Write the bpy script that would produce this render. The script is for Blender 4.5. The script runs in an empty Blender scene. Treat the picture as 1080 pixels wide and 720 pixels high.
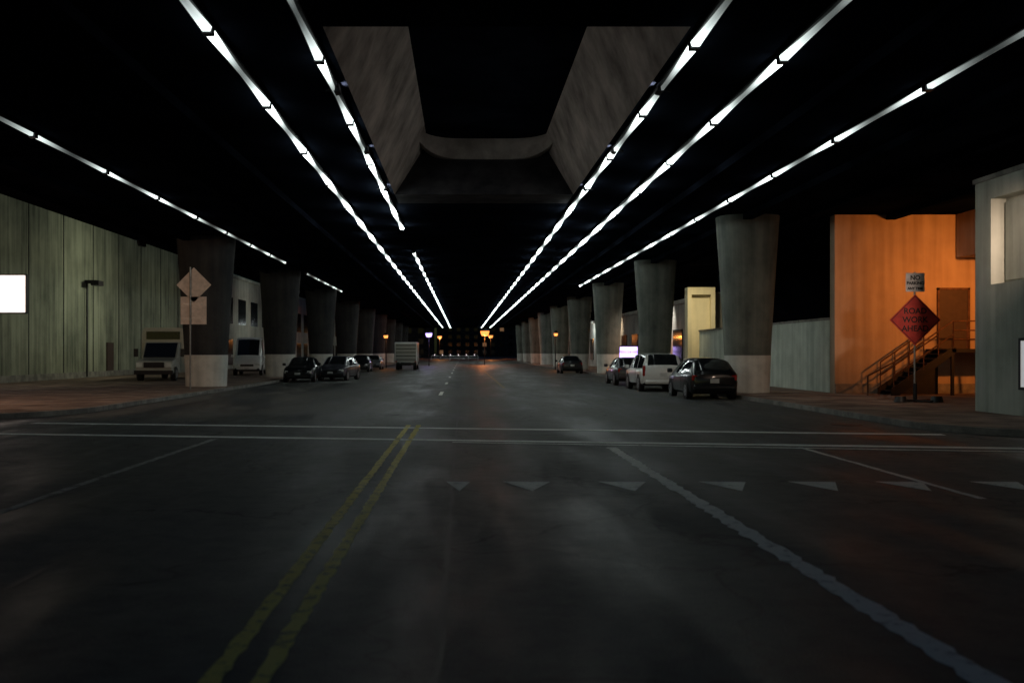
import bpy, bmesh, math, random
from mathutils import Vector, Matrix
random.seed(7)
sc=bpy.context.scene
COL=sc.collection
R=math.radians

# ------------------------------------------------------------ materials
def newmat(name):
    m=bpy.data.materials.new(name); m.use_nodes=True
    nt=m.node_tree; b=nt.nodes['Principled BSDF']
    return m,nt,b
def simple(name,col,rough=.5,metal=0,var=.15,scale=6,emit=None,es=0,coat=0,sample=True):
    m,nt,b=newmat(name)
    tc=nt.nodes.new('ShaderNodeTexCoord'); n=nt.nodes.new('ShaderNodeTexNoise')
    n.inputs['Scale'].default_value=scale; n.inputs['Detail'].default_value=2
    nt.links.new(tc.outputs['Object'],n.inputs['Vector'])
    r=nt.nodes.new('ShaderNodeValToRGB')
    r.color_ramp.elements[0].position=.3; r.color_ramp.elements[1].position=.7
    r.color_ramp.elements[0].color=tuple(c*(1-var) for c in col)+(1,)
    r.color_ramp.elements[1].color=tuple(min(1,c*(1+var)) for c in col)+(1,)
    nt.links.new(n.outputs['Fac'],r.inputs['Fac']); nt.links.new(r.outputs['Color'],b.inputs['Base Color'])
    b.inputs['Roughness'].default_value=rough; b.inputs['Metallic'].default_value=metal
    b.inputs['Coat Weight'].default_value=coat
    if emit:
        b.inputs['Emission Color'].default_value=tuple(emit)+(1,); b.inputs['Emission Strength'].default_value=es
        if not sample: m.cycles.emission_sampling='NONE'
    return m
def concrete(name,c1,c2,streak=True,scale=.6,rough=.85,bump=0,lo=.38,hi=.62,spec=.3):
    m,nt,b=newmat(name); L=nt.links.new
    tc=nt.nodes.new('ShaderNodeTexCoord')
    n1=nt.nodes.new('ShaderNodeTexNoise'); n1.inputs['Scale'].default_value=scale; n1.inputs['Detail'].default_value=6; n1.inputs['Roughness'].default_value=.62
    L(tc.outputs['Object'],n1.inputs['Vector'])
    r=nt.nodes.new('ShaderNodeValToRGB'); r.color_ramp.elements[0].position=lo; r.color_ramp.elements[1].position=hi
    r.color_ramp.elements[0].color=tuple(c1)+(1,); r.color_ramp.elements[1].color=tuple(c2)+(1,)
    if streak:
        mp=nt.nodes.new('ShaderNodeMapping'); mp.inputs['Scale'].default_value=(2.2,2.2,.14)
        L(tc.outputs['Object'],mp.inputs['Vector'])
        n2=nt.nodes.new('ShaderNodeTexNoise'); n2.inputs['Scale'].default_value=1.3; n2.inputs['Detail'].default_value=4
        L(mp.outputs['Vector'],n2.inputs['Vector'])
        mx=nt.nodes.new('ShaderNodeMath'); mx.operation='MULTIPLY_ADD'; mx.inputs[1].default_value=.5
        L(n2.outputs['Fac'],mx.inputs[0])
        m2=nt.nodes.new('ShaderNodeMath'); m2.operation='MULTIPLY'; m2.inputs[1].default_value=.5
        L(n1.outputs['Fac'],m2.inputs[0]); L(m2.outputs[0],mx.inputs[2]); L(mx.outputs[0],r.inputs['Fac'])
    else: L(n1.outputs['Fac'],r.inputs['Fac'])
    L(r.outputs['Color'],b.inputs['Base Color'])
    if bump:
        n3=nt.nodes.new('ShaderNodeTexNoise'); n3.inputs['Scale'].default_value=14; n3.inputs['Detail'].default_value=2
        L(tc.outputs['Object'],n3.inputs['Vector'])
        bp=nt.nodes.new('ShaderNodeBump'); bp.inputs['Strength'].default_value=bump; bp.inputs['Distance'].default_value=.015
        L(n3.outputs['Fac'],bp.inputs['Height']); L(bp.outputs['Normal'],b.inputs['Normal'])
    b.inputs['Roughness'].default_value=rough
    b.inputs['Specular IOR Level'].default_value=spec
    return m
def asphalt(name):
    m,nt,b=newmat(name); L=nt.links.new
    tc=nt.nodes.new('ShaderNodeTexCoord')
    def noise(s,sc3=(1,1,1),d=5,r=.6):
        mp=nt.nodes.new('ShaderNodeMapping'); mp.inputs['Scale'].default_value=sc3
        L(tc.outputs['Object'],mp.inputs['Vector'])
        n=nt.nodes.new('ShaderNodeTexNoise'); n.inputs['Scale'].default_value=s; n.inputs['Detail'].default_value=d; n.inputs['Roughness'].default_value=r
        L(mp.outputs['Vector'],n.inputs['Vector']); return n
    big=noise(.5,(1.7,.32,1),4); fine=noise(55,d=1); med=noise(2.4,d=7,r=.8)
    vor=nt.nodes.new('ShaderNodeTexVoronoi'); vor.feature='DISTANCE_TO_EDGE'; vor.inputs['Scale'].default_value=.32
    warp=nt.nodes.new('ShaderNodeVectorMath'); warp.operation='ADD'
    wn=noise(1.1,d=3); sc_=nt.nodes.new('ShaderNodeVectorMath'); sc_.operation='SCALE'; sc_.inputs['Scale'].default_value=1.3
    L(wn.outputs['Color'],sc_.inputs[0]); L(tc.outputs['Object'],warp.inputs[0]); L(sc_.outputs[0],warp.inputs[1]); L(warp.outputs[0],vor.inputs['Vector'])
    cr=nt.nodes.new('ShaderNodeMapRange'); cr.inputs['From Min'].default_value=.002; cr.inputs['From Max'].default_value=.014; cr.inputs['To Min'].default_value=.3; cr.inputs['To Max'].default_value=1
    L(vor.outputs['Distance'],cr.inputs['Value'])
    r=nt.nodes.new('ShaderNodeValToRGB'); e=r.color_ramp.elements
    e[0].position=.43; e[0].color=(.018,.023,.028,1); e[1].position=.60; e[1].color=(.125,.126,.112,1)
    a=nt.nodes.new('ShaderNodeMath'); a.operation='MULTIPLY_ADD'; a.inputs[1].default_value=.42
    b2=nt.nodes.new('ShaderNodeMath'); b2.operation='MULTIPLY_ADD'; b2.inputs[1].default_value=.44
    b3=nt.nodes.new('ShaderNodeMath'); b3.operation='MULTIPLY'; b3.inputs[1].default_value=.16
    L(big.outputs['Fac'],a.inputs[0]); L(med.outputs['Fac'],b2.inputs[0]); L(fine.outputs['Fac'],b3.inputs[0])
    L(b3.outputs[0],b2.inputs[2]); L(b2.outputs[0],a.inputs[2]); L(a.outputs[0],r.inputs['Fac'])
    mx=nt.nodes.new('ShaderNodeMix'); mx.data_type='RGBA'; mx.blend_type='MULTIPLY'; mx.inputs['Factor'].default_value=1
    L(r.outputs['Color'],mx.inputs['A']); L(cr.outputs['Result'],mx.inputs['B']); L(mx.outputs['Result'],b.inputs['Base Color'])
    rr=nt.nodes.new('ShaderNodeMapRange'); rr.inputs['From Min'].default_value=.35; rr.inputs['From Max'].default_value=.65; rr.inputs['To Min'].default_value=.4; rr.inputs['To Max'].default_value=.72
    L(big.outputs['Fac'],rr.inputs['Value']); L(rr.outputs['Result'],b.inputs['Roughness'])
    b.inputs['Specular IOR Level'].default_value=.42
    bp=nt.nodes.new('ShaderNodeBump'); bp.inputs['Strength'].default_value=.5; bp.inputs['Distance'].default_value=.01
    L(fine.outputs['Fac'],bp.inputs['Height']); L(bp.outputs['Normal'],b.inputs['Normal'])
    return m
def paint(name,col,wear=.5,base=(.05,.05,.05)):
    m,nt,b=newmat(name); L=nt.links.new
    tc=nt.nodes.new('ShaderNodeTexCoord')
    n=nt.nodes.new('ShaderNodeTexNoise'); n.inputs['Scale'].default_value=6; n.inputs['Detail'].default_value=8; n.inputs['Roughness'].default_value=.78
    L(tc.outputs['Object'],n.inputs['Vector'])
    r=nt.nodes.new('ShaderNodeValToRGB'); e=r.color_ramp.elements
    e[0].position=wear-.08; e[0].color=tuple(base)+(1,); e[1].position=wear+.05; e[1].color=tuple(col)+(1,)
    L(n.outputs['Fac'],r.inputs['Fac']); L(r.outputs['Color'],b.inputs['Base Color']); b.inputs['Roughness'].default_value=.6
    return m
def emis(name,col,s,base=(.5,.5,.5),sample=True):
    return simple(name,base,.4,emit=col,es=s,var=.05,sample=sample)

M={}
M['asphalt']=asphalt('asphalt')
M['seam']=simple('tar_seam',(.012,.012,.014),.45,var=.3)
M['white']=paint('white_road_paint',(.85,.87,.80),.41)
M['whitebright']=paint('fresh_white_road_paint',(.86,.88,.82),.34)
M['whitefaint']=paint('faded_white_paint',(.42,.43,.40),.48)
M['yellow']=paint('yellow_road_paint',(.80,.68,.12),.44)
M['yellowfaint']=paint('faded_yellow_paint',(.4,.3,.08),.53)
M['side']=concrete('sidewalk_concrete',(.13,.088,.066),(.30,.215,.165),False,.9,bump=.3)
M['kerb']=concrete('kerb_concrete',(.16,.15,.14),(.3,.28,.25),False,2)
M['ceil']=concrete('sooty_shaded_concrete',(.004,.005,.009),(.011,.014,.022),False,.4,rough=1,spec=0)  # soot tone with shade in the colour: near black so the ceiling looks unlit
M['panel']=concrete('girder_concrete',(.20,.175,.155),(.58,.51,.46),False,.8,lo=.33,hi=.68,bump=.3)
M['beamdark']=concrete('beam_concrete',(.03,.03,.034),(.07,.066,.07),False,1,spec=.05)
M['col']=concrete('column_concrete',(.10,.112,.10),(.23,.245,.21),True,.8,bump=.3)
M['coldark']=concrete('shaded_column_concrete',(.032,.033,.037),(.07,.068,.066),True,.8,spec=.1)  # column concrete with shade put into its colour, for the dimly lit left row
M['colbase']=concrete('painted_column_base',(.5,.5,.46),(.76,.75,.69),True,1.5)
M['greenwall']=concrete('wall_concrete',(.12,.13,.10),(.40,.41,.31),True,.3,lo=.36,hi=.62)
M['tan']=concrete('stucco_tan',(.32,.235,.16),(.50,.39,.28),True,.4)
M['grey']=concrete('stucco_grey',(.26,.28,.24),(.46,.48,.42),True,.5)
M['low']=concrete('painted_low_wall',(.42,.47,.40),(.70,.75,.66),True,.7)
M['shop']=concrete('shop_wall',(.16,.16,.15),(.34,.33,.30),True,.5)
M['cream']=concrete('cream_plaster',(.6,.55,.38),(.75,.68,.48),True,.8)
M['darkmetal']=simple('dark_metal',(.02,.02,.023),.5,.6)
M['rust']=simple('painted_steel_rail',(.09,.04,.02),.6,.3,.4)
M['galv']=simple('galvanised_steel',(.3,.3,.29),.45,.8)
M['signback']=simple('aluminium_sign_back',(.66,.57,.5),.6,.1)
M['signor']=simple('orange_sign_sheet',(.50,.040,.030),.55)
M['signwh']=simple('white_sign_sheet',(.6,.6,.62),.5)
M['black']=simple('black_paint',(.01,.01,.01),.5)
M['door']=simple('door_brown',(.04,.022,.016),.6)
M['rubber']=simple('tyre_rubber',(.018,.018,.018),.8)
M['glass']=simple('car_glass',(.012,.014,.016),.06,0,coat=.5)
M['rim']=simple('alloy_rim',(.4,.4,.42),.3,.8)
M['tail']=simple('tail_lens',(.35,.015,.01),.2,coat=.6)
M['head']=simple('head_lens',(.75,.75,.72),.12,coat=1)
M['plate']=simple('plate_white',(.6,.6,.58),.5)
M['window']=simple('dark_window',(.015,.018,.02),.1)
for k,c in dict(black=(.006,.007,.009),white=(.8,.8,.78),silver=(.22,.23,.25),grey=(.04,.04,.05),cream=(.42,.41,.36)).items():
    M['car_'+k]=simple('car_paint_'+k,c,.28,0,.03,coat=.8)

# ------------------------------------------------------------ mesh helpers
def obj(name,verts,faces,mats,fm=None,parent=None,smooth=False,loc=None):
    me=bpy.data.meshes.new(name); me.from_pydata([tuple(v) for v in verts],[],faces)
    for m in (mats if isinstance(mats,(list,tuple)) else [mats]): me.materials.append(m)
    if fm: 
        for p,i in zip(me.polygons,fm): p.material_index=i
    bm=bmesh.new(); bm.from_mesh(me); bmesh.ops.recalc_face_normals(bm,faces=bm.faces); bm.to_mesh(me); bm.free()
    if smooth:
        me.polygons.foreach_set('use_smooth',[True]*len(me.polygons))
        try: me.set_sharp_from_angle(angle=R(38))
        except Exception: pass
    o=bpy.data.objects.new(name,me); COL.objects.link(o)
    if parent: o.parent=parent
    if loc: o.location=loc
    return o
def empty(name,loc=(0,0,0),rz=0):
    o=bpy.data.objects.new(name,None); COL.objects.link(o); o.location=loc; o.rotation_euler=(0,0,rz); o.empty_display_size=.3; return o
def box(name,a,b,mat,parent=None,bevel=0):
    x0,y0,z0=a; x1,y1,z1=b
    v=[(x0,y0,z0),(x1,y0,z0),(x1,y1,z0),(x0,y1,z0),(x0,y0,z1),(x1,y0,z1),(x1,y1,z1),(x0,y1,z1)]
    f=[(0,3,2,1),(4,5,6,7),(0,1,5,4),(1,2,6,5),(2,3,7,6),(3,0,4,7)]
    return obj(name,v,f,mat,parent=parent)
class MB:
    """accumulate boxes / tubes into one mesh"""
    def __init__(s): s.v=[];s.f=[];s.m=[]
    def box(s,a,b,mi=0):
        x0,y0,z0=a; x1,y1,z1=b; n=len(s.v)
        s.v+=[(x0,y0,z0),(x1,y0,z0),(x1,y1,z0),(x0,y1,z0),(x0,y0,z1),(x1,y0,z1),(x1,y1,z1),(x0,y1,z1)]
        for f in [(0,3,2,1),(4,5,6,7),(0,1,5,4),(1,2,6,5),(2,3,7,6),(3,0,4,7)]: s.f.append(tuple(i+n for i in f)); s.m.append(mi)
    def tube(s,p,q,r,mi=0,seg=10,r2=None):
        p=Vector(p);q=Vector(q);d=(q-p).normalized(); r2=r if r2 is None else r2
        u=d.orthogonal().normalized(); w=d.cross(u); n=len(s.v)
        for k in range(seg):
            a=2*math.pi*k/seg; e=u*math.cos(a)+w*math.sin(a)
            s.v.append(tuple(p+e*r)); s.v.append(tuple(q+e*r2))
        for k in range(seg):
            a=n+2*k; b=n+2*((k+1)%seg); s.f.append((a,b,b+1,a+1)); s.m.append(mi)
        s.f.append(tuple(n+2*k for k in range(seg))); s.m.append(mi)
        s.f.append(tuple(n+2*k+1 for k in reversed(range(seg)))); s.m.append(mi)
    def prism(s,poly,axis,a,b,mi=0):
        n=len(s.v); k=len(poly)
        for t in (a,b):
            for (p,q) in poly:
                s.v.append({0:(t,p,q),1:(p,t,q),2:(p,q,t)}[axis])
        for i in range(k):
            j=(i+1)%k; s.f.append((n+i,n+j,n+k+j,n+k+i)); s.m.append(mi)
        s.f.append(tuple(n+i for i in range(k))); s.m.append(mi)
        s.f.append(tuple(n+k+i for i in reversed(range(k)))); s.m.append(mi)
    def make(s,name,mats,parent=None,smooth=False,loc=None): return obj(name,s.v,s.f,mats,s.m,parent,smooth,loc)

# ------------------------------------------------------------ ground, road, pavements
obj('ground',[(-600,-300,-.006),(600,-300,-.006),(600,1500,-.006),(-600,1500,-.006)],[(0,1,2,3)],M['beamdark'])
obj('road',[(-40,-60,0),(40,-60,0),(40,24.0,0),(10.4,24.2,0),(10.4,420,0),(-10.8,420,0),(-10.8,29,0),(-40,24.5,0)],[tuple(range(8))],M['asphalt'])
def pavement(pts):
    n=len(pts); z=.13
    v=[(x,y,z) for x,y in pts]+[(x,y,-.004) for x,y in pts]
    f=[tuple(range(n))]; m=[0]
    for i in range(n):
        j=(i+1)%n; f.append((i,j,n+j,n+i)); m.append(1)
    return obj('sidewalk',v,f,[M['side'],M['kerb']],m)
def arc(cx,cy,r,a0,a1,n=12): return [(cx+r*math.cos(R(a0+(a1-a0)*i/n)),cy+r*math.sin(R(a0+(a1-a0)*i/n))) for i in range(n+1)]
LP=[(-10.6,400)]+arc(-15.6,29,5,0,-90)+[(-70,24),(-70,400)]
RP=[(10.2,400)]+arc(14.2,23,4,180,270)+[(70,19),(70,400)]
pavement(LP); pavement(RP)
def kerbstrip(pts,name,w=.16):
    mb_v=[];mb_f=[]
    P=[Vector(p) for p in pts]
    for i,p in enumerate(P):
        d=(P[min(i+1,len(P)-1)]-P[max(i-1,0)]).normalized(); nrm=Vector((-d.y,d.x))
        if pts[0][0]<0: nrm=-nrm
        mb_v+= [(p.x-nrm.x*.004,p.y-nrm.y*.004,-.003),(p.x-nrm.x*.004,p.y-nrm.y*.004,.137),(p.x+nrm.x*w,p.y+nrm.y*w,.137),(p.x+nrm.x*w,p.y+nrm.y*w,.12)]
    for i in range(len(P)-1):
        for k in range(3): a=4*i+k; mb_f.append((a,a+1,a+5,a+4))
    return obj(name,mb_v,mb_f,M['kerb'])
lk=[(-10.6,400),(-10.6,200),(-10.6,100),(-10.6,50)]+arc(-15.6,29,5,0,-90)+[(-70,24)]
rk=[(10.2,400),(10.2,200),(10.2,100),(10.2,50)]+arc(14.2,23,4,180,270)+[(70,19)]
kerbstrip(lk,'kerb'); kerbstrip(rk,'kerb')
j=MB()
for y in range(30,120,3):
    j.box((-24,y,.1305),(-10.8,y+.02,.134)); j.box((10.4,y,.1305),(14.4,y+.02,.134))
for x in (-14,-18): j.box((x,30,.1305),(x+.02,120,.1335))
j.make('sidewalk_joint',[M['seam']])

def stripe(p,q,w,jit=.012,z=.004,step=.25):
    p=Vector(p);q=Vector(q); L=(q-p).length; n=max(2,int(L/step)); d=(q-p).normalized(); nr=Vector((-d.y,d.x))
    v=[];f=[]
    for i in range(n+1):
        c=p+(q-p)*(i/n); a=w/2+random.uniform(-jit,jit); b=w/2+random.uniform(-jit,jit)
        v+=[(c.x-nr.x*a,c.y-nr.y*a,z),(c.x+nr.x*b,c.y+nr.y*b,z)]
    for i in range(n): k=2*i; f.append((k,k+1,k+3,k+2))
    return v,f
def marking(name,segs,mat,jit=.012,z=.004,step=.25):
    V=[];F=[]
    for p,q,w in segs:
        v,f=stripe(p,q,w,jit,z,step); n=len(V); V+=v; F+=[tuple(i+n for i in t) for t in f]
    return obj(name,V,F,mat)
marking('yellow_centre_line',[((-1.33,-8),(-1.27,23.4),.105),((-1.06,-8),(-1.03,23.4),.105)],M['yellow'],step=.12)
marking('yellow_lane_line',[((2.0,48),(2.0,100),.14)],M['yellowfaint'])
marking('white_lane_line',[((2.78,-8),(2.66,17.9),.18)],M['white'],.024,step=.12)
marking('white_lane_line',[((6.05,11.6),(6.07,17.9),.1)],M['white'])
marking('white_lane_line',[((-4.98,2),(-4.9,19.7),.12)],M['whitefaint'])
marking('white_lane_line',[((-.9,y),(-.9,y+3.5),.15) for y in range(40,200,14)],M['white'])
marking('crosswalk_line',[((-10.4,24.1),(10.0,20.7),.36),((-10.2,21.0),(10.0,17.7),.34)],M['whitebright'],.02)
marking('stop_line',[((-.2,18.9),(10.0,17.0),.16)],M['white'],.015,.008)
V=[];F=[]
for i,x in enumerate((-.06,.84,2.1,3.42,4.6,5.75,7.0)):
    w=.31 if i else .16; n=len(V); V+=[(x-w,13.15,.004),(x+w,13.12,.004),(x+.02,12.25,.004)]; F.append((n,n+1,n+2))
obj('yield_line',V,F,M['white'])
marking('road_seam',[((-.12,-6),(-.16,60),.04)],M['seam'],.016,.0035)
marking('road_seam',[((-3.3,5),(-3.1,60),.03),((4.4,24),(4.5,70),.03),((-9,26.3),(9,25.6),.04)],M['seam'],.014,.0035)
mh=MB(); mh.tube((9.1,23.6,-.01),(9.1,23.6,.006),.36,seg=28); mh.tube((-2.1,27.5,-.01),(-2.1,27.5,.006),.36,seg=28); mh.make('manhole_cover',[M['darkmetal']])

# ------------------------------------------------------------ viaduct deck
vd=empty('viaduct')
ZC,ZT=7.1,9.3
XL,XR=-15.7,26
OL,OR,UL,UR=-2.32,3.78,-1.27,2.9
Y0,YA,YB,YC,YE=9,16.5,34,36,215
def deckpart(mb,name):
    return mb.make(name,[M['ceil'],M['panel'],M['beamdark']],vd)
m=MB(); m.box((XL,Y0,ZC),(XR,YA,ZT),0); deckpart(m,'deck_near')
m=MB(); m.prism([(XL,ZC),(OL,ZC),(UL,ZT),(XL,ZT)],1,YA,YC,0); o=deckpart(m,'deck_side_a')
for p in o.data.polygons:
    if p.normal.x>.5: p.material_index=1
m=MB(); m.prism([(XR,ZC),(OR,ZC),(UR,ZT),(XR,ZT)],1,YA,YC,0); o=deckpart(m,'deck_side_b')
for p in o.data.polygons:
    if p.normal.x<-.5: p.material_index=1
m=MB(); m.prism([(YB,ZC),(YC,ZC),(YC,ZT)],0,OL,OR,2); deckpart(m,'cross_beam')
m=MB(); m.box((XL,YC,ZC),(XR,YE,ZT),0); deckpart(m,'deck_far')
m=MB(); m.box((-3,YA-1,ZT+.004),(5,YC+1,ZT+.3),0); deckpart(m,'added_sky_cover')  # slab added over the opening to keep the sky there black
v=[];f=[];N=24
for i in range(N+1):
    t=i/N; x=-1.5+(4.65)*t; s=abs(2*t-1)**5
    zt=9.28; zb=8.55+.35*s
    yy=35.25-1.4*s
    v+=[(x,yy,zt),(x,yy-.05,zb),(x,yy+.6,zb-.02),(x,yy+.7,zt)]
for i in range(N):
    a=4*i
    for k in range(4): f.append((a+k,a+(k+1)%4,a+4+(k+1)%4,a+4+k))
obj('curved_lip',v,f,M['panel'],parent=vd,smooth=True)
m=MB()
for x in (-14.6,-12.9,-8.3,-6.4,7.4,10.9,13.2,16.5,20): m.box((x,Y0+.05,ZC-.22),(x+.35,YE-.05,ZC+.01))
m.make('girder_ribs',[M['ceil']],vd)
m=MB()
for x in (XL+.1,XR-.4): m.box((x,Y0,ZT+.0),(x+.3,YE,ZT+.9))
m.make('parapet',[M['panel']],vd)

# ------------------------------------------------------------ columns
def column(x,y,b=.82,t=1.22,mat='col'):
    e=empty('concrete_column',(x,y,0))
    def ring(z,h,n=40):
        out=[]
        for k in range(n):
            a=2*math.pi*k/n; c,s=math.cos(a),math.sin(a); p=2/2.5
            out.append((h*abs(c)**p*(1 if c>=0 else -1),h*.85*abs(s)**p*(1 if s>=0 else -1),z))
        return out
    def loft(name,prof,mat):
        v=[];f=[];n=40
        for z,h in prof: v+=ring(z,h)
        for i in range(len(prof)-1):
            for k in range(n): a=i*n+k; b_=i*n+(k+1)%n; f.append((a,b_,b_+n,a+n))
        f.append(tuple(range(n))); f.append(tuple((len(prof)-1)*n+k for k in range(n)))
        obj(name,v,f,mat,parent=e,smooth=True)
    hh=lambda z: b+(t-b)*(z/ZC)**1.25
    loft('painted_base',[(-.02,hh(.0)+.012),(.8,hh(.8)+.012),(1.6,hh(1.6)+.012)],M['colbase'])
    loft('shaft',[(.05,hh(.05))]+[(z,hh(z)) for z in (1.7,3,4,5,6,6.6,7.3)],M[mat])
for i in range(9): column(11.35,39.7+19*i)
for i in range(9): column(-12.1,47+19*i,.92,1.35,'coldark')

# ------------------------------------------------------------ strip lights
def stripmat():
    m,nt,b=newmat('fluorescent_diffuser'); L=nt.links.new
    a=nt.nodes.new('ShaderNodeUVMap'); a.uv_map='along'
    sp=nt.nodes.new('ShaderNodeSeparateXYZ'); L(a.outputs['UV'],sp.inputs[0])
    p=nt.nodes.new('ShaderNodeMath'); p.operation='MULTIPLY_ADD'; p.inputs[1].default_value=2; p.inputs[2].default_value=-1; L(sp.outputs['X'],p.inputs[0])
    ab=nt.nodes.new('ShaderNodeMath'); ab.operation='ABSOLUTE'; L(p.outputs[0],ab.inputs[0])
    pw=nt.nodes.new('ShaderNodeMath'); pw.operation='POWER'; pw.inputs[1].default_value=2.2; L(ab.outputs[0],pw.inputs[0])
    ml=nt.nodes.new('ShaderNodeMath'); ml.operation='MULTIPLY_ADD'; ml.inputs[1].default_value=.96; ml.inputs[2].default_value=.035; L(pw.outputs[0],ml.inputs[0])
    m2=nt.nodes.new('ShaderNodeMath'); m2.operation='MULTIPLY'; L(ml.outputs[0],m2.inputs[0]); L(sp.outputs['Y'],m2.inputs[1])
    m3=nt.nodes.new('ShaderNodeMath'); m3.operation='MULTIPLY'; m3.inputs[1].default_value=18.0; L(m2.outputs[0],m3.inputs[0])
    b.inputs['Base Color'].default_value=(.3,.3,.3,1); b.inputs['Emission Color'].default_value=(.84,.96,.93,1)
    L(m3.outputs[0],b.inputs['Emission Strength'])
    return m
M['diff']=stripmat()
def striplight(x,y0,y1,z=7.0,per=4.9,skip=(),wmul=1.,phase=0,dim=1.):
    v=[];f=[];uv=[]
    y=y0+phase
    hb=MB()
    while y<y1:
        near=min(1,max(.16,(y-8)/26)) # near fixtures dimmed so the foreground road stays dark
        br=random.choice([1,1,.75,.5,.35])*dim; a=y+.1; b=y+per-.1
        if y<26: br=max(br,.7*dim)*near
        else: br*=1.7
        if not any(s0<=y<s1 for s0,s1 in skip):
            S=10 if y<50 else 4; base=len(v)
            for i in range(S+1):
                t=i/S; w=(.026+.062*abs(2*t-1)**1.3)*wmul; yy=a+(b-a)*t
                v+=[(x-w,yy,z),(x-w*.75,yy,z-.075),(x+w*.75,yy,z-.075),(x+w,yy,z)]
            for i in range(S):
                for k in range(3):
                    q=base+4*i+k; f.append((q,q+1,q+5,q+4))
                    t0,t1=i/S,(i+1)/S; uv.append([(t0,br),(t0,br),(t1,br),(t1,br)])
            hb.box((x-.09*wmul,a-.02,z+.002),(x+.09*wmul,b+.02,z+.05)) 
            for yy in (a+.3,b-.3): hb.box((x-.02,yy,z+.05),(x+.02,yy+.04,ZC+.01))
            hb.box((x-.085,y-.09,z-.1),(x+.085,y+.09,z+.045))
        y+=per
    me=bpy.data.meshes.new('diffuser'); me.from_pydata(v,[],f); me.materials.append(M['diff'])
    l=me.uv_layers.new(name='along'); 
    k=0
    for fu in uv:
        for c in fu: l.data[k].uv=c; k+=1
    e=empty('fluorescent_strip_light',(0,0,0))
    o=bpy.data.objects.new('diffuser',me); COL.objects.link(o); o.parent=e
    hb.make('housing',[M['darkmetal']],e)
YS=14.0
striplight(-4.17,YS,205,phase=-2.6)
striplight(-2.58,YS,205,skip=((37.5,48),),phase=-1,wmul=.95)
striplight(-10.4,YS,54,wmul=.6,phase=.3,dim=.14)
striplight(-10.4,66,84,wmul=.6,dim=.1)
striplight(3.98,YS,205,phase=-1.8)
striplight(5.75,YS,205,phase=-1)
striplight(9.25,YS,76,wmul=.75,phase=.9,dim=.42)

# ------------------------------------------------------------ left side
w=empty('concrete_wall')
m=MB(); m.box((-24.6,30,.0),(-24,89,10.5)); m.make('wall_body',[M['greenwall']],w)
m=MB()
for i in range(12): m.box((-24.01,31+i*4.8,.12),(-23.97,31.07+i*4.8,10.4))
m.make('panel_joints',[M['beamdark']],w)
m=MB(); m.box((-24.0,30,.12),(-23.88,89,.5)); m.make('wall_plinth',[M['kerb']],w)
m=MB(); m.box((-24,67,.13),(-23.9,68.2,2.4)); m.make('door_leaf',[M['door']],w)
m=MB(); m.tube((-23.85,63.2,.2),(-23.85,63.2,6.2),.06); m.box((-23.9,63.0,6.1),(-23.2,63.3,6.3)); m.box((-23.4,62.6,5.95),(-22.9,63.5,6.25)); m.make('security_camera',[M['darkmetal']])
e=empty('illuminated_sign_box',(-24,50.5,4.68))
box('frame',(.03,-.16,-1.0),(1.95,.16,1.0),M['darkmetal'],e)
box('face',(.1,-.19,-.93),(1.88,-.162,.93),emis('sign_face_glow',(1,.82,.74),1.5),e)
m=MB()
for i in range(2): m.box((.3,-.2,-.3+i*.5),(1.5-.3*i,-.192,-.26+i*.5))
m.make('lettering',[M['signback']],e)
l=bpy.data.lights.new('lamp','AREA'); l.shape='RECTANGLE'; l.size=1.7; l.size_y=1.8; l.energy=45; l.color=(1,.8,.7)
lo=bpy.data.objects.new('lamp',l); COL.objects.link(lo); lo.parent=e; lo.location=(1,-.25,0); lo.rotation_euler=(R(90),0,0)
b=empty('commercial_building')
m=MB(); m.box((-34,92,0),(-23,215,9.2)); m.box((-34,91.9,9.2),(-22.8,215,9.5)); m.make('walls',[M['grey']],b)
m=MB()
for i in range(18): m.box((-23.01,96+i*6,4.6),(-22.96,99.5+i*6,7.2)); m.box((-23.01,96+i*6,.5),(-22.96,99.5+i*6,3))
m.make('windows',[M['window']],b)
def flood(loc,aim,power,col,spread=180,name='flood_light',sz=(.5,.3)):
    e=empty(name,loc)
    d=(Vector(aim)-Vector(loc)).normalized(); e.rotation_euler=d.to_track_quat('-Z','Y').to_euler()
    a,c=sz[0]/2,sz[1]/2
    m=MB(); m.box((-a-.05,-c-.05,.01),(a+.05,c+.05,.12)); m.tube((0,0,.1),(0,0,.3),.03); m.make('housing',[M['darkmetal']],e)
    m=MB(); m.box((-a-.02,-c-.02,-.005),(a+.02,c+.02,.008)); m.make('lens',[simple('lens_'+name,(.3,.3,.3),.5)],e)
    l=bpy.data.lights.new('lamp','AREA'); l.shape='RECTANGLE'; l.size=sz[0]; l.size_y=sz[1]; l.energy=power; l.color=col; l.spread=R(spread)
    lo=bpy.data.objects.new('lamp',l); COL.objects.link(lo); lo.parent=e; lo.location=(0,0,-.03)
    return e
flood((-15.55,48,7.0),(-24,50,4.5),70,(.96,1,.72),150)
flood((-15.55,62,7.0),(-24,63,4.5),190,(.96,1,.72),150)
flood((-15.55,79,7.0),(-24,80,4.5),50,(.96,1,.72),150)
flood((-16,103,7.0),(-23,108,5),80,(1,1,.88),150)
for y in (20,26,32):  # added lamps with no known fixture, brightening the sloped panels of the opening
    flood((-2.47,y,7.02),(3.3,y,8.3),5,(1,.93,.88),130,'added_panel_uplight',(.22,.1))
    flood((3.9,y,7.02),(-1.8,y,8.3),5.5,(1,.93,.88),130,'added_panel_uplight',(.22,.1))
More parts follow.
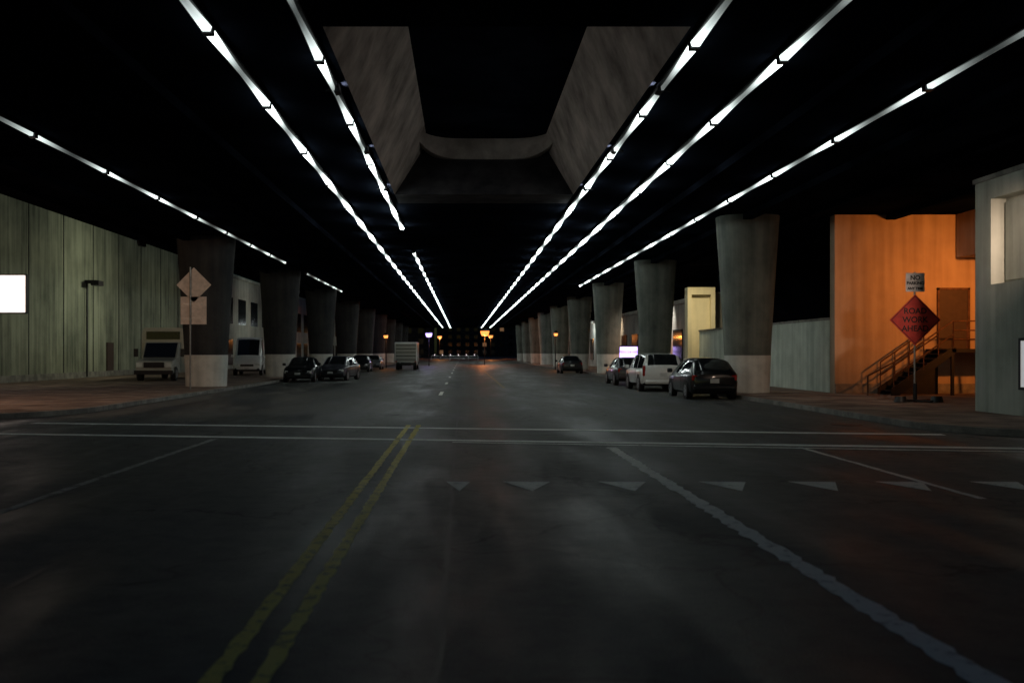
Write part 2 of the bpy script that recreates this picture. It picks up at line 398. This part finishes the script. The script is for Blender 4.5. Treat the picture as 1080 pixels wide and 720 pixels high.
def tall_lamp(x,y,h,aim,power,col):
    e=empty('street_lamp',(x,y,.13)); m=MB(); m.tube((0,0,0),(0,0,h),.1,r2=.06); m.tube((0,0,h-.1),(.9,0,h+.15),.04); m.make('pole',[M['galv']],e)
    flood((x+1.1,y,h+.2),aim,power,col,130,'street_lamp_head')
tall_lamp(-18.5,25.5,6.4,(-13.5,36,.5),190,(1,.62,.42))

def pole_sign_back():
    e=empty('traffic_sign',(-11.55,42.2,.13))
    m=MB(); m.tube((0,0,0),(0,0,5.2),.035); m.make('post',[M['galv']],e)
    m=MB(); s=.74; zc=4.45; m.prism([(-s+.14,zc),(.14,zc+s),(s+.14,zc),(.14,zc-s)],1,.04,.052); m.make('diamond_plate',[M['signback']],e)
    m=MB(); m.box((-.42,.04,2.78),(.68,.052,3.95)); m.make('rectangular_plate',[M['signback']],e)
    m=MB(); m.box((-.3,.02,3.0),(.5,.04,3.05)); m.box((-.3,.02,3.6),(.5,.04,3.65)); m.make('brackets',[M['galv']],e)
pole_sign_back()

# ------------------------------------------------------------ right side
def text(body,size,mat,parent,loc,rot=(R(90),0,0)):
    c=bpy.data.curves.new('t','FONT'); c.body=body; c.size=size; c.align_x='CENTER'; c.align_y='CENTER'; c.extrude=.002; c.offset=.006
    t=bpy.data.objects.new('t',c); COL.objects.link(t); dg=bpy.context.evaluated_depsgraph_get(); dg.update()
    me=bpy.data.meshes.new_from_object(t.evaluated_get(dg)); bpy.data.objects.remove(t)
    me.materials.clear(); me.materials.append(mat)
    o=bpy.data.objects.new('lettering',me); COL.objects.link(o); o.parent=parent; o.location=loc; o.rotation_euler=rot
e=empty('road_work_sign',(14.45,31.8,.13))
m=MB(); m.tube((0,.03,0),(0,.03,4.15),.03); m.make('post',[M['galv']],e)
s=.82; zc=2.62
m=MB(); m.prism([(-s,zc),(0,zc+s),(s,zc),(0,zc-s)],1,-.01,0); m.make('diamond_plate',[M['signor']],e)
m=MB(); s2=.76
for a,b_ in (((-1,0),(0,1)),((0,1),(1,0)),((1,0),(0,-1)),((0,-1),(-1,0))):
    m.tube((a[0]*s2,-.013,zc+a[1]*s2),(b_[0]*s2,-.013,zc+b_[1]*s2),.009)
m.make('border',[M['black']],e)
for i,tx in enumerate(('ROAD','WORK','AHEAD')): text(tx,.26,M['black'],e,(0,-.014,zc+.28-.28*i))
m=MB(); m.box((-.3,-.01,3.52),(.3,0,4.12)); m.make('small_plate',[M['signwh']],e)
for i,tx in enumerate(('NO','PARKING','ANY TIME')): text(tx,(.2,.13,.11)[i],M['black'],e,(0,-.014,3.96-.17*i))
m=MB()
for a in (0,90): 
    c,s_=math.cos(R(a+20)),math.sin(R(a+20)); m.tube((-.7*c,-.7*s_,.05),(.7*c,.7*s_,.05),.035)
m.tube((0,0,0),(0,0,.6),.06); m.make('stand',[M['darkmetal']],e)
for sx in (-.6,.55):
    m=MB(); m.tube((sx,-.3,.02),(sx,-.3,.2),.2,r2=.16,seg=14); m.make('sandbag',[M['black']],e,True)

b=empty('stucco_building')
m=MB(); m.box((14.5,38.8,.0),(30,39.3,7.08)); m.make('walls',[M['tan']],b)
m=MB(); m.box((18.55,38.74,1.85),(19.65,38.798,4.15)); m.make('door_leaf',[M['door']],b)
m=MB(); m.box((18.47,38.70,1.85),(18.55,38.8,4.23)); m.box((19.65,38.70,1.85),(19.73,38.8,4.23)); m.box((18.47,38.70,4.15),(19.73,38.797,4.23)); m.make('door_frame',[M['rust']],b)
m=MB(); m.box((14.5,38.72,.13),(30,38.8,.5)); m.make('plinth',[M['kerb']],b)
m=MB(); m.box((20.6,27.2,0),(21,38.7,7.0)); m.make('return_wall',[M['tan']],b)
m=MB(); m.box((19.2,36.2,5.4),(20.6,38.72,7.08)); m.make('soffit',[M['tan']],b)
st=empty('steel_staircase',(0,0,0))
m=MB(); y0,y1=36.6,37.8; n=10
for i in range(n):
    x=15.9+i*.21; z=.13+(i+1)*.172; m.box((x,y0+.04,z-.04),(x+.26,y1-.04,z)) 
m.box((18.0,y0,1.72),(20.6,38.7,1.85))
m.make('treads',[M['darkmetal']],st)
m=MB()
for yy in (y0,y1-.04):
    m.prism([(15.75,.13),(16.05,.13),(18.15,1.72),(18.15,1.9),(18.0,1.9),(15.75,.38)],1,yy,yy+.04)
m.prism([(15.9,.14),(18.0,1.7),(18.0,.14)],1,y1-.1,y1-.06)
for x in (18.05,19.3,20.5):
    m.box((x-.05,y0+.05,.13),(x+.05,y0+.15,1.72))
m.make('stringers',[M['darkmetal']],st)
m=MB()
for yy in (y0+.02,y1-.02):
    for h in (.5,1.0): m.tube((15.85,yy,.35+h),(18.05,yy,1.88+h),.028)
    for i in range(5):
        x=15.85+i*.55; z=.3+i*.385; m.tube((x,yy,z),(x,yy,z+1.05),.022)
    if yy<37:
        for h in (.35,.68,1.02): m.tube((18.05,yy,1.85+h),(20.55,yy,1.85+h),.026)
        for i in range(6): m.tube((18.05+i*.5,yy,1.85),(18.05+i*.5,yy,2.87),.022)
m.tube((15.85,y0+.02,1.35),(14.9,y0+.02,.85),.028); m.tube((14.9,y0+.02,.85),(14.9,y0+.02,.13),.028)
m.make('handrail',[M['rust']],st)
flood((19.0,27.25,5.7),(18.9,38.8,4.3),150,(1,.29,.05),60,name='sodium_wall_light')

b=empty('corner_building')
m=MB(); ym=27.0; X=13.9; H=6.26
m.box((X+.4,14.5,0),(24,ym-.003,H-.003))
m.box((X,14.5,0),(X+.4,ym,3.5)); m.box((X,14.5,5.75),(X+.4,ym,H)); m.box((X,26.2,3.5),(X+.4,ym,5.75))
m.box((X,20.2,3.5),(X+.4,22.4,5.75))
m.make('walls',[M['grey']],b)
m=MB(); m.box((X-.05,14.45,H),(24.05,ym+.05,H+.12)); m.make('coping',[M['kerb']],b)
m=MB(); m.box((X+.33,22.5,3.6),(X+.398,26.1,5.65)); m.make('window_panel',[M['grey']],b)
m=MB(); m.box((X-.03,22.9,.85),(X-.004,24.75,2.0)); m.make('lit_window',[emis('window_glow',(.9,.9,.9),.35)],b)
m=MB(); m.box((X-.05,22.83,.78),(X-.002,24.82,.85)); m.box((X-.05,22.83,2.0),(X-.002,24.82,2.07)); m.box((X-.05,24.75,.85),(X-.002,24.82,2.0)); m.make('window_frame',[M['darkmetal']],b)
# added lamp by the corner building, out of frame, lighting the sign fronts
flood((13.3,21.8,5.6),(14.45,31.8,2.9),26,(1,.72,.55),50,name='added_sign_lamp')

b=empty('low_boundary_wall')
m=MB(); m.box((14.5,39.35,.0),(14.8,61,3.0)); m.make('wall',[M['low']],b)
m=MB(); m.box((14.45,39.32,3.0),(14.85,61,3.1)); m.make('coping',[M['kerb']],b)
b=empty('dark_backdrop')  # dark backdrop added to hide the sky glow behind the low wall
m=MB(); m.box((16.9,63,0),(60,66,7.05)); m.box((33,40,0),(34,63,7.05)); m.make('walls',[M['ceil']],b)
m=MB(); m.box((18,62.9,0),(21,62.99,3.4)); m.box((23,62.9,0),(26,62.99,3.4)); m.make('backdrop_panels',[M['darkmetal']],b)
b=empty('cream_portal')
m=MB(); m.box((13.9,61.5,0),(14.15,62.3,5.3)); m.box((15.35,61.5,0),(15.6,62.3,5.3)); m.box((13.9,61.5,5.3),(15.6,62.3,5.75)); m.box((14.15,61.9,0),(15.35,62.2,5.3)); m.make('frame',[M['cream']],b)
flood((13.6,58.2,6.9),(14.6,61.6,3.0),60,(1,.84,.52),90,name='portal_light')
b=empty('shop_row')
m=MB(); m.box((15.7,62.5,0),(16.4,215,5.2)); m.box((15.5,62.5,5.2),(16.5,215,5.5)); m.make('walls',[M['shop']],b)
m=MB()
for i in range(24): m.box((15.62,65+i*6,.9),(15.698,68+i*6,3.4))
m.make('windows',[M['window']],b)
for y,c in ((74,(1,.95,.85)),(98,(1,.75,.5)),(118,(.9,1,.95))):
    flood((14.2,y,5.1),(15.7,y+2.5,2.5),110,c,150,name='shop_light')
e=empty('neon_shop_sign',(14.0,85,1.75))
box('cabinet',(-1.0,0,-.55),(1.0,.2,.55),M['darkmetal'],e); box('face',(-.92,-.03,-.47),(.92,-.003,.47),emis('neon_violet',(.52,.36,1),3),e)
m=MB(); m.box((-.05,.05,-1.65),(.05,.15,-.55)); m.make('post',[M['darkmetal']],e)
text('OPEN 24 HR',.34,M['signwh'],e,(0,-.04,0))
def lantern(x,y,z,col,s,r=.16,name='street_lamp',pw=0):
    e=empty(name,(x,y,0)); m=MB(); m.tube((0,0,0),(0,0,z+.2),.06,r2=.04); m.tube((0,0,z+.2),(.0,-.6,z+.3),.03); m.make('pole',[M['darkmetal']],e)
    m=MB(); m.tube((0,-.6,z+.05),(0,-.6,z+.3),r*1.3,r2=r*.6,seg=12); m.make('shade',[M['darkmetal']],e)
    m=MB(); m.tube((0,-.6,z-r),(0,-.6,z+.04),r*.8,r2=r*1.1,seg=12); m.make('bulb',[emis('bulb_glow',col,s)],e)
    if pw:
        l=bpy.data.lights.new('lamp','POINT'); l.energy=pw; l.color=col; l.shadow_soft_size=.1
        lo=bpy.data.objects.new('lamp',l); COL.objects.link(lo); lo.parent=e; lo.location=(0,-.6,z-r-.14)
lantern(14.2,76,2.8,(1,.30,.05),2.2,.26,pw=60)
lantern(-4.4,130,4.2,(.5,.35,1),3.0,.42,pw=120)
lantern(3.1,140,4.7,(1,.26,.04),2.2,.6,pw=900)
lantern(-8.6,112,3.6,(1,.32,.06),2,.24,pw=60)
lantern(9.3,100,3.6,(1,.32,.06),2,.2,pw=60)
lantern(-6,260,6,(1,.34,.08),2,.55,pw=900); lantern(7,250,6,(1,.32,.07),2,.55,pw=900)
e=empty('road_barrier',(-1.8,212,0)); m=MB()
for z in (.45,.95): m.box((-5,0,z),(5,.06,z+.2))
for i in range(6): m.box((-5+i*2,.07,0),(-4.88+i*2,.2,1.15))
m.make('rails',[M['signwh']],e)
m=MB()
for i in range(6): m.tube((-4.2+i*1.7,-.1,1.2),(-4.2+i*1.7,-.1,1.36),.07)
m.make('warning_lamps',[emis('warning_glow',(.9,.75,.8),2.5,sample=False)],e)
for x,y,wd,h in ((-60,330,50,22),(20,360,45,30),(75,300,60,18),(-12,460,40,14)):
    b=empty('distant_building',(x,y,0)); m=MB(); m.box((0,0,0),(wd,20,h)); m.box((-.3,-.3,h),(wd+.3,20.3,h+.6)); m.make('walls',[M['beamdark']],b)
    m=MB()
    for i in range(int(wd/4)):
        for k in range(int(h/3.5)):
            m.box((1.2+i*4,-.05,1.2+k*3.5),(3+i*4,-.002,2.9+k*3.5),1 if random.random()<.05 else 0)
    m.make('windows',[M['window'],emis('window_lit',(1,.5,.2),.12,sample=False)],b)

# ------------------------------------------------------------ vehicles
KINDS={
'sedan':dict(st=[(-2.28,.66,.36,.78,.84,.55),(-2.18,.82,.24,.93,.98,.70),(-1.72,.88,.2,.96,1.03,.74),(-1.05,.9,.19,.95,1.40,.60),(-.38,.91,.19,.94,1.45,.62),(-.30,.91,.19,.94,1.45,.62),(.42,.91,.19,.93,1.42,.61),(1.12,.9,.19,.92,.99,.74),(1.85,.87,.2,.80,.86,.70),(2.16,.78,.24,.68,.74,.62),(2.27,.62,.36,.58,.62,.5)],rw=2,fw=6,wh=(-1.38,1.38),r=.32,cabin=(3,6)),
'hatch':dict(st=[(-2.05,.70,.36,.80,.88,.60),(-1.98,.83,.24,.93,1.02,.72),(-1.90,.87,.2,.96,1.06,.74),(-1.45,.89,.19,.96,1.43,.62),(-.35,.91,.19,.95,1.5,.64),(-.27,.91,.19,.95,1.5,.64),(.45,.91,.19,.94,1.46,.62),(1.2,.9,.19,.92,1.0,.72),(1.75,.87,.2,.84,.9,.70),(2.0,.80,.24,.72,.78,.62),(2.1,.64,.36,.6,.64,.5)],rw=2,fw=6,wh=(-1.3,1.3),r=.32,cabin=(3,6)),
'suv':dict(st=[(-2.35,.80,.42,.95,1.05,.70),(-2.3,.88,.3,1.08,1.2,.76),(-2.24,.92,.28,1.1,1.24,.78),(-2.02,.94,.27,1.1,1.74,.70),(-.9,.95,.27,1.08,1.8,.72),(-.82,.95,.27,1.08,1.8,.72),(.1,.95,.27,1.08,1.8,.72),(.18,.95,.27,1.08,1.8,.72),(.6,.95,.27,1.06,1.76,.7),(1.25,.94,.27,1.05,1.13,.78),(2.05,.92,.28,.98,1.05,.76),(2.28,.86,.3,.85,.92,.68),(2.36,.74,.42,.74,.78,.6)],rw=2,fw=8,wh=(-1.42,1.45),r=.37,cabin=(3,8)),
'van':dict(st=[(-2.75,.90,.42,1.15,2.35,.78),(-2.7,.98,.3,1.2,2.5,.86),(-2.66,.99,.28,1.2,2.55,.88),(-2.5,1.0,.27,1.2,2.62,.88),(-.9,1.0,.27,1.2,2.66,.88),(-.8,1.0,.27,1.2,2.66,.88),(.8,1.0,.27,1.2,2.64,.88),(.9,1.0,.27,1.2,2.64,.88),(1.3,1.0,.27,1.2,2.5,.86),(2.05,.99,.27,1.25,1.4,.86),(2.6,.96,.28,1.05,1.15,.8),(2.76,.9,.32,.85,.92,.7),(2.82,.8,.42,.7,.74,.62)],rw=1,fw=8,wh=(-1.7,1.85),r=.36,cabin=(3,8)),
}
def vehicle(name,kind,paintm,x,y,rz=0,z=0,scale=1,zs=1):
    K=KINDS[kind]; e=empty(name,(x,y,z),rz); e.scale=(scale,scale,scale*zs)
    P=M['car_'+paintm]; st=K['st']; v=[];f=[];mi=[]
    def ring(s):
        yy,hw,zb,zl,zr,hr=s
        h=[(hw*.84,zb),(hw*.97,zb+.1),(hw,zb+(zl-zb)*.55),(hw*.985,zl-.05),(hw*.94,zl),(hr+ (hw*.94-hr)*.12,zr-.07),(hr*.86,zr-.005),(hr*.45,zr+.018)]
        return [(a,yy,b) for a,b in h]+[(-a,yy,b) for a,b in reversed(h)]
    n=16
    for s in st: v+=ring(s)
    c0,c1=K['cabin']
    for i in range(len(st)-1):
        narrow=abs(st[i+1][0]-st[i][0])<.12
        for k in range(n):
            a=i*n+k;b=i*n+(k+1)%n; f.append((a,b,b+n,a+n))
            g=0
            if k in (4,10) and c0<=i<c1 and not narrow and not(kind=='van' and i<c1-2): g=1
            if k in (6,7,8) and (i==K['rw'] and kind!='van' or i==K['fw']): g=1
            if k in (0,14,15): g=2
            mi.append(g)
    f.append(tuple(range(n))); mi.append(0); f.append(tuple((len(st)-1)*n+k for k in range(n))); mi.append(0)
    o=obj('body',v,f,[P,M['glass'],M['darkmetal']],mi,e,True)
    r=K['r']
    for wy in K['wh']:
        hw=max(s[1] for s in st)
        for sx in (-1,1):
            m=MB(); m.tube((sx*(hw-.22),wy,r),(sx*(hw-.005),wy,r),r,0,26); m.tube((sx*(hw-.01),wy,r),(sx*(hw+.006),wy,r),r*.64,1,20)
            for q in range(5):
                a=q*2*math.pi/5; m.box((sx*(hw+.005)-.002,wy+math.cos(a)*r*.4-.03,r+math.sin(a)*r*.4-.03),(sx*(hw+.005)+.006,wy+math.cos(a)*r*.4+.03,r+math.sin(a)*r*.4+.03),2)
            m.make('wheel',[M['rubber'],M['rim'],M['black']],e,True)
            m=MB(); m.tube((sx*(hw-.2),wy,r+.02),(sx*(hw+.002),wy,r+.02),r*1.16,0,26); m.make('wheel_arch',[M['black']],e)
    yr,hwr,zb,zl,zr,_=st[1]; yf=st[-2][0]; hf=st[-2][1]; zf=st[-2][3]
    m=MB()
    if kind in('suv','van'):
        for sx in (-1,1): m.box((sx*(hwr-.05)-.07,yr-.05,zl-.35),(sx*(hwr-.05)+.05,yr+.1,zl+(.15)),0)
    else:
        for sx in (-1,1): m.box((sx*(hwr-.18)-.17,yr-.05,zl-.24),(sx*(hwr-.18)+.17,yr+.12,zl-.04),0)
    m.make('tail_lamps',[M['tail']],e).modifiers.new('b','BEVEL').width=.025
    m=MB()
    for sx in (-1,1): m.box((sx*(hf-.17)-.17,yf-.14,zf-.17),(sx*(hf-.17)+.15,yf+.055,zf-.02),0)
    m.make('headlamps',[M['head']],e).modifiers.new('b','BEVEL').width=.03
    m=MB(); m.box((-.45,yf+.05,zf-.22),(.45,st[-1][0]+.015,zf-.08)); m.box((-hf*.8,yf+.06,.3),(hf*.8,st[-1][0]+.03,.42)); m.make('grille',[M['black']],e)
    m=MB(); m.box((-hwr*.93,st[0][0]-.05,.36),(hwr*.93,yr+.1,.55)); m.make('rear_bumper',[P if kind!='van' else M['darkmetal']],e).modifiers.new('b','BEVEL').width=.05
    zp=.68 if kind in('sedan','hatch') else .8
    m=MB(); m.box((-.16,st[0][0]-.018,zp-.08),(.16,st[0][0]+.06,zp+.08)); m.box((-.16,st[-1][0]-.02,.44),(.16,st[-1][0]+.035,.56)); m.make('number_plate',[M['plate']],e)
    m=MB(); ym=st[K['fw']+1][0]-.25; zz=st[K['fw']+1][3]+.02
    for sx in (-1,1): m.box((sx*(hw+.1)-.1,ym-.06,zz),(sx*(hw+.1)+.1,ym+.06,zz+.16))
    m.make('door_mirrors',[P],e).modifiers.new('b','BEVEL').width=.03
    m=MB()
    for sx in (-1,1):
        for yy in (st[c0][0]+.1,(st[c0][0]+st[c1][0])/2,st[c1][0]+.35): m.box((sx*hw-.004,yy,.35),(sx*hw+.003,yy+.012,st[c0][3]-.06))
    m.make('door_seams',[M['black']],e)
    return e
vehicle('parked_car','hatch','black',9.15,38.2)
vehicle('parked_sport_utility_vehicle','suv','white',8.8,46.0,zs=.93)
vehicle('parked_car','sedan','grey',8.9,54)
vehicle('parked_car','sedan','black',8.9,83)
vehicle('parked_car','sedan','black',-9.5,59.5,R(180))
vehicle('parked_car','hatch','grey',-7.75,62.5,R(172))
vehicle('parked_car','sedan','silver',-9.2,103,R(180))
vehicle('parked_car','hatch','black',-9.2,90,R(180))
vehicle('parked_van','van','white',-15.3,72,R(186),.13)
def shuttle(x,y,z):
    e=empty('shuttle_bus',(x,y,z),R(4)); P=M['car_cream']
    m=MB(); m.prism([(-1.2,.45),(1.2,.45),(1.24,1.3),(1.2,2.8),(1.05,3.02),(-1.05,3.02),(-1.2,2.8),(-1.24,1.3)],1,.9,7.2); m.make('coach_body',[P],e)
    m=MB(); m.prism([(-1.35,.42),(-1.38,.75),(-1.25,1.12),(-.05,1.3),(.65,2.15),(.9,2.2),(.9,.4)],0,-1.0,1.0); o=m.make('cab',[P],e); bv=o.modifiers.new('b','BEVEL'); bv.width=.07; bv.segments=3
    m=MB(); m.prism([(-.1,1.335),(.61,2.14),(.66,2.08),(-.05,1.3)],0,-.88,.88); m.make('windscreen',[M['glass']],e)
    m=MB(); m.box((-.95,.86,2.35),(.95,.9,2.8)); m.make('destination_panel',[M['window']],e)
    m=MB()
    for sx in (-1,1):
        for i in range(4): m.box((sx*1.23-.012,1.5+i*1.35,1.55),(sx*1.23+.012,2.6+i*1.35,2.45))
    m.make('side_windows',[M['glass']],e)
    m=MB(); m.box((-.55,-1.42,.75),(.55,-1.36,1.05)); m.box((-1.05,-1.5,.38),(1.05,-1.36,.6)); m.make('grille_and_bumper',[M['darkmetal']],e)
    m=MB(); m.box((-.95,-1.42,.78),(-.62,-1.36,1.02)); m.box((.62,-1.42,.78),(.95,-1.36,1.02)); m.make('headlamps',[M['head']],e)
    for wy in (-.55,5.4):
        for sx in (-1,1): m=MB(); m.tube((sx*.8,wy,.4),(sx*1.06,wy,.4),.4,0,24); m.tube((sx*1.05,wy,.4),(sx*1.08,wy,.4),.22,1,18); m.make('wheel',[M['rubber'],M['rim']],e,True)
    m=MB()
    for sx in (-1,1): m.box((sx*1.3-.12,-.1,1.35),(sx*1.3+.12,-.02,1.8))
    m.make('mirrors',[M['black']],e)
shuttle(-17.2,56.5,.13)
def boxtruck(x,y,z):
    e=empty('box_truck',(x,y,z)); 
    m=MB(); m.box((-1.1,-3,.75),(1.1,1.4,2.75)); o=m.make('cargo_box',[M['car_white']],e); o.modifiers.new('b','BEVEL').width=.04
    m=MB(); m.prism([(1.5,.45),(3.4,.45),(3.45,1.2),(2.7,1.35),(2.2,2.1),(1.5,2.15)],0,-.95,.95); m.make('cab',[M['car_white']],e).modifiers.new('b','BEVEL').width=.05
    m=MB(); m.box((-1.0,-3.03,.85),(1.0,-3.005,2.6),0)
    for k in range(5): m.box((-1.0,-3.05,1.0+k*.35),(1.0,-3.032,1.08+k*.35),1)
    m.box((-.9,-3.1,.5),(.9,-2.95,.68),1); m.make('roller_door',[M['car_cream'],M['black']],e)
    m=MB(); m.box((-1.05,-3.06,.78),(-.85,-3.0,.9)); m.box((.85,-3.06,.78),(1.05,-3.0,.9)); m.make('tail_lamps',[M['tail']],e)
    m=MB(); m.box((-.5,-3,.45),(.5,3,.75)); m.make('chassis',[M['darkmetal']],e)
    for wy in (-1.9,2.6):
        for sx in (-1,1): m=MB(); m.tube((sx*.7,wy,.4),(sx*1.0,wy,.4),.4,0,24); m.tube((sx*.99,wy,.4),(sx*1.01,wy,.4),.2,1,18); m.make('wheel',[M['rubber'],M['rim']],e,True)
boxtruck(-5.6,101,0)

# ------------------------------------------------------------ sky, moon-level sun, camera
w=bpy.data.worlds.new('World'); sc.world=w; w.use_nodes=True; nt=w.node_tree
bg=nt.nodes['Background']; sky=nt.nodes.new('ShaderNodeTexSky'); sky.sky_type='NISHITA'; sky.sun_disc=False
sky.sun_elevation=R(4); sky.sun_rotation=R(200)
mx=nt.nodes.new('ShaderNodeMix'); mx.data_type='RGBA'; mx.blend_type='MULTIPLY'; mx.inputs['Factor'].default_value=1
mx.inputs['B'].default_value=(.24,.46,.9,1); nt.links.new(sky.outputs['Color'],mx.inputs['A']); nt.links.new(mx.outputs['Result'],bg.inputs['Color'])
bg.inputs['Strength'].default_value=.022
s=bpy.data.lights.new('sun','SUN'); s.energy=.004; s.angle=R(.5); s.color=(.6,.75,1)
so=bpy.data.objects.new('sun',s); COL.objects.link(so); so.rotation_euler=(R(60),0,R(20))
cam=bpy.data.cameras.new('camera'); co=bpy.data.objects.new('camera',cam); COL.objects.link(co); sc.camera=co
co.location=(0,0,1.7); co.rotation_euler=(R(90),0,0)
cam.sensor_width=36; cam.lens=35; cam.shift_x=52/1080; cam.shift_y=12/1080; cam.clip_end=3000; cam.clip_start=.1
cam.dof.use_dof=True; cam.dof.focus_distance=30; cam.dof.aperture_fstop=1.4
sc.view_settings.view_transform='Standard'; sc.view_settings.look='None'; sc.view_settings.exposure=0
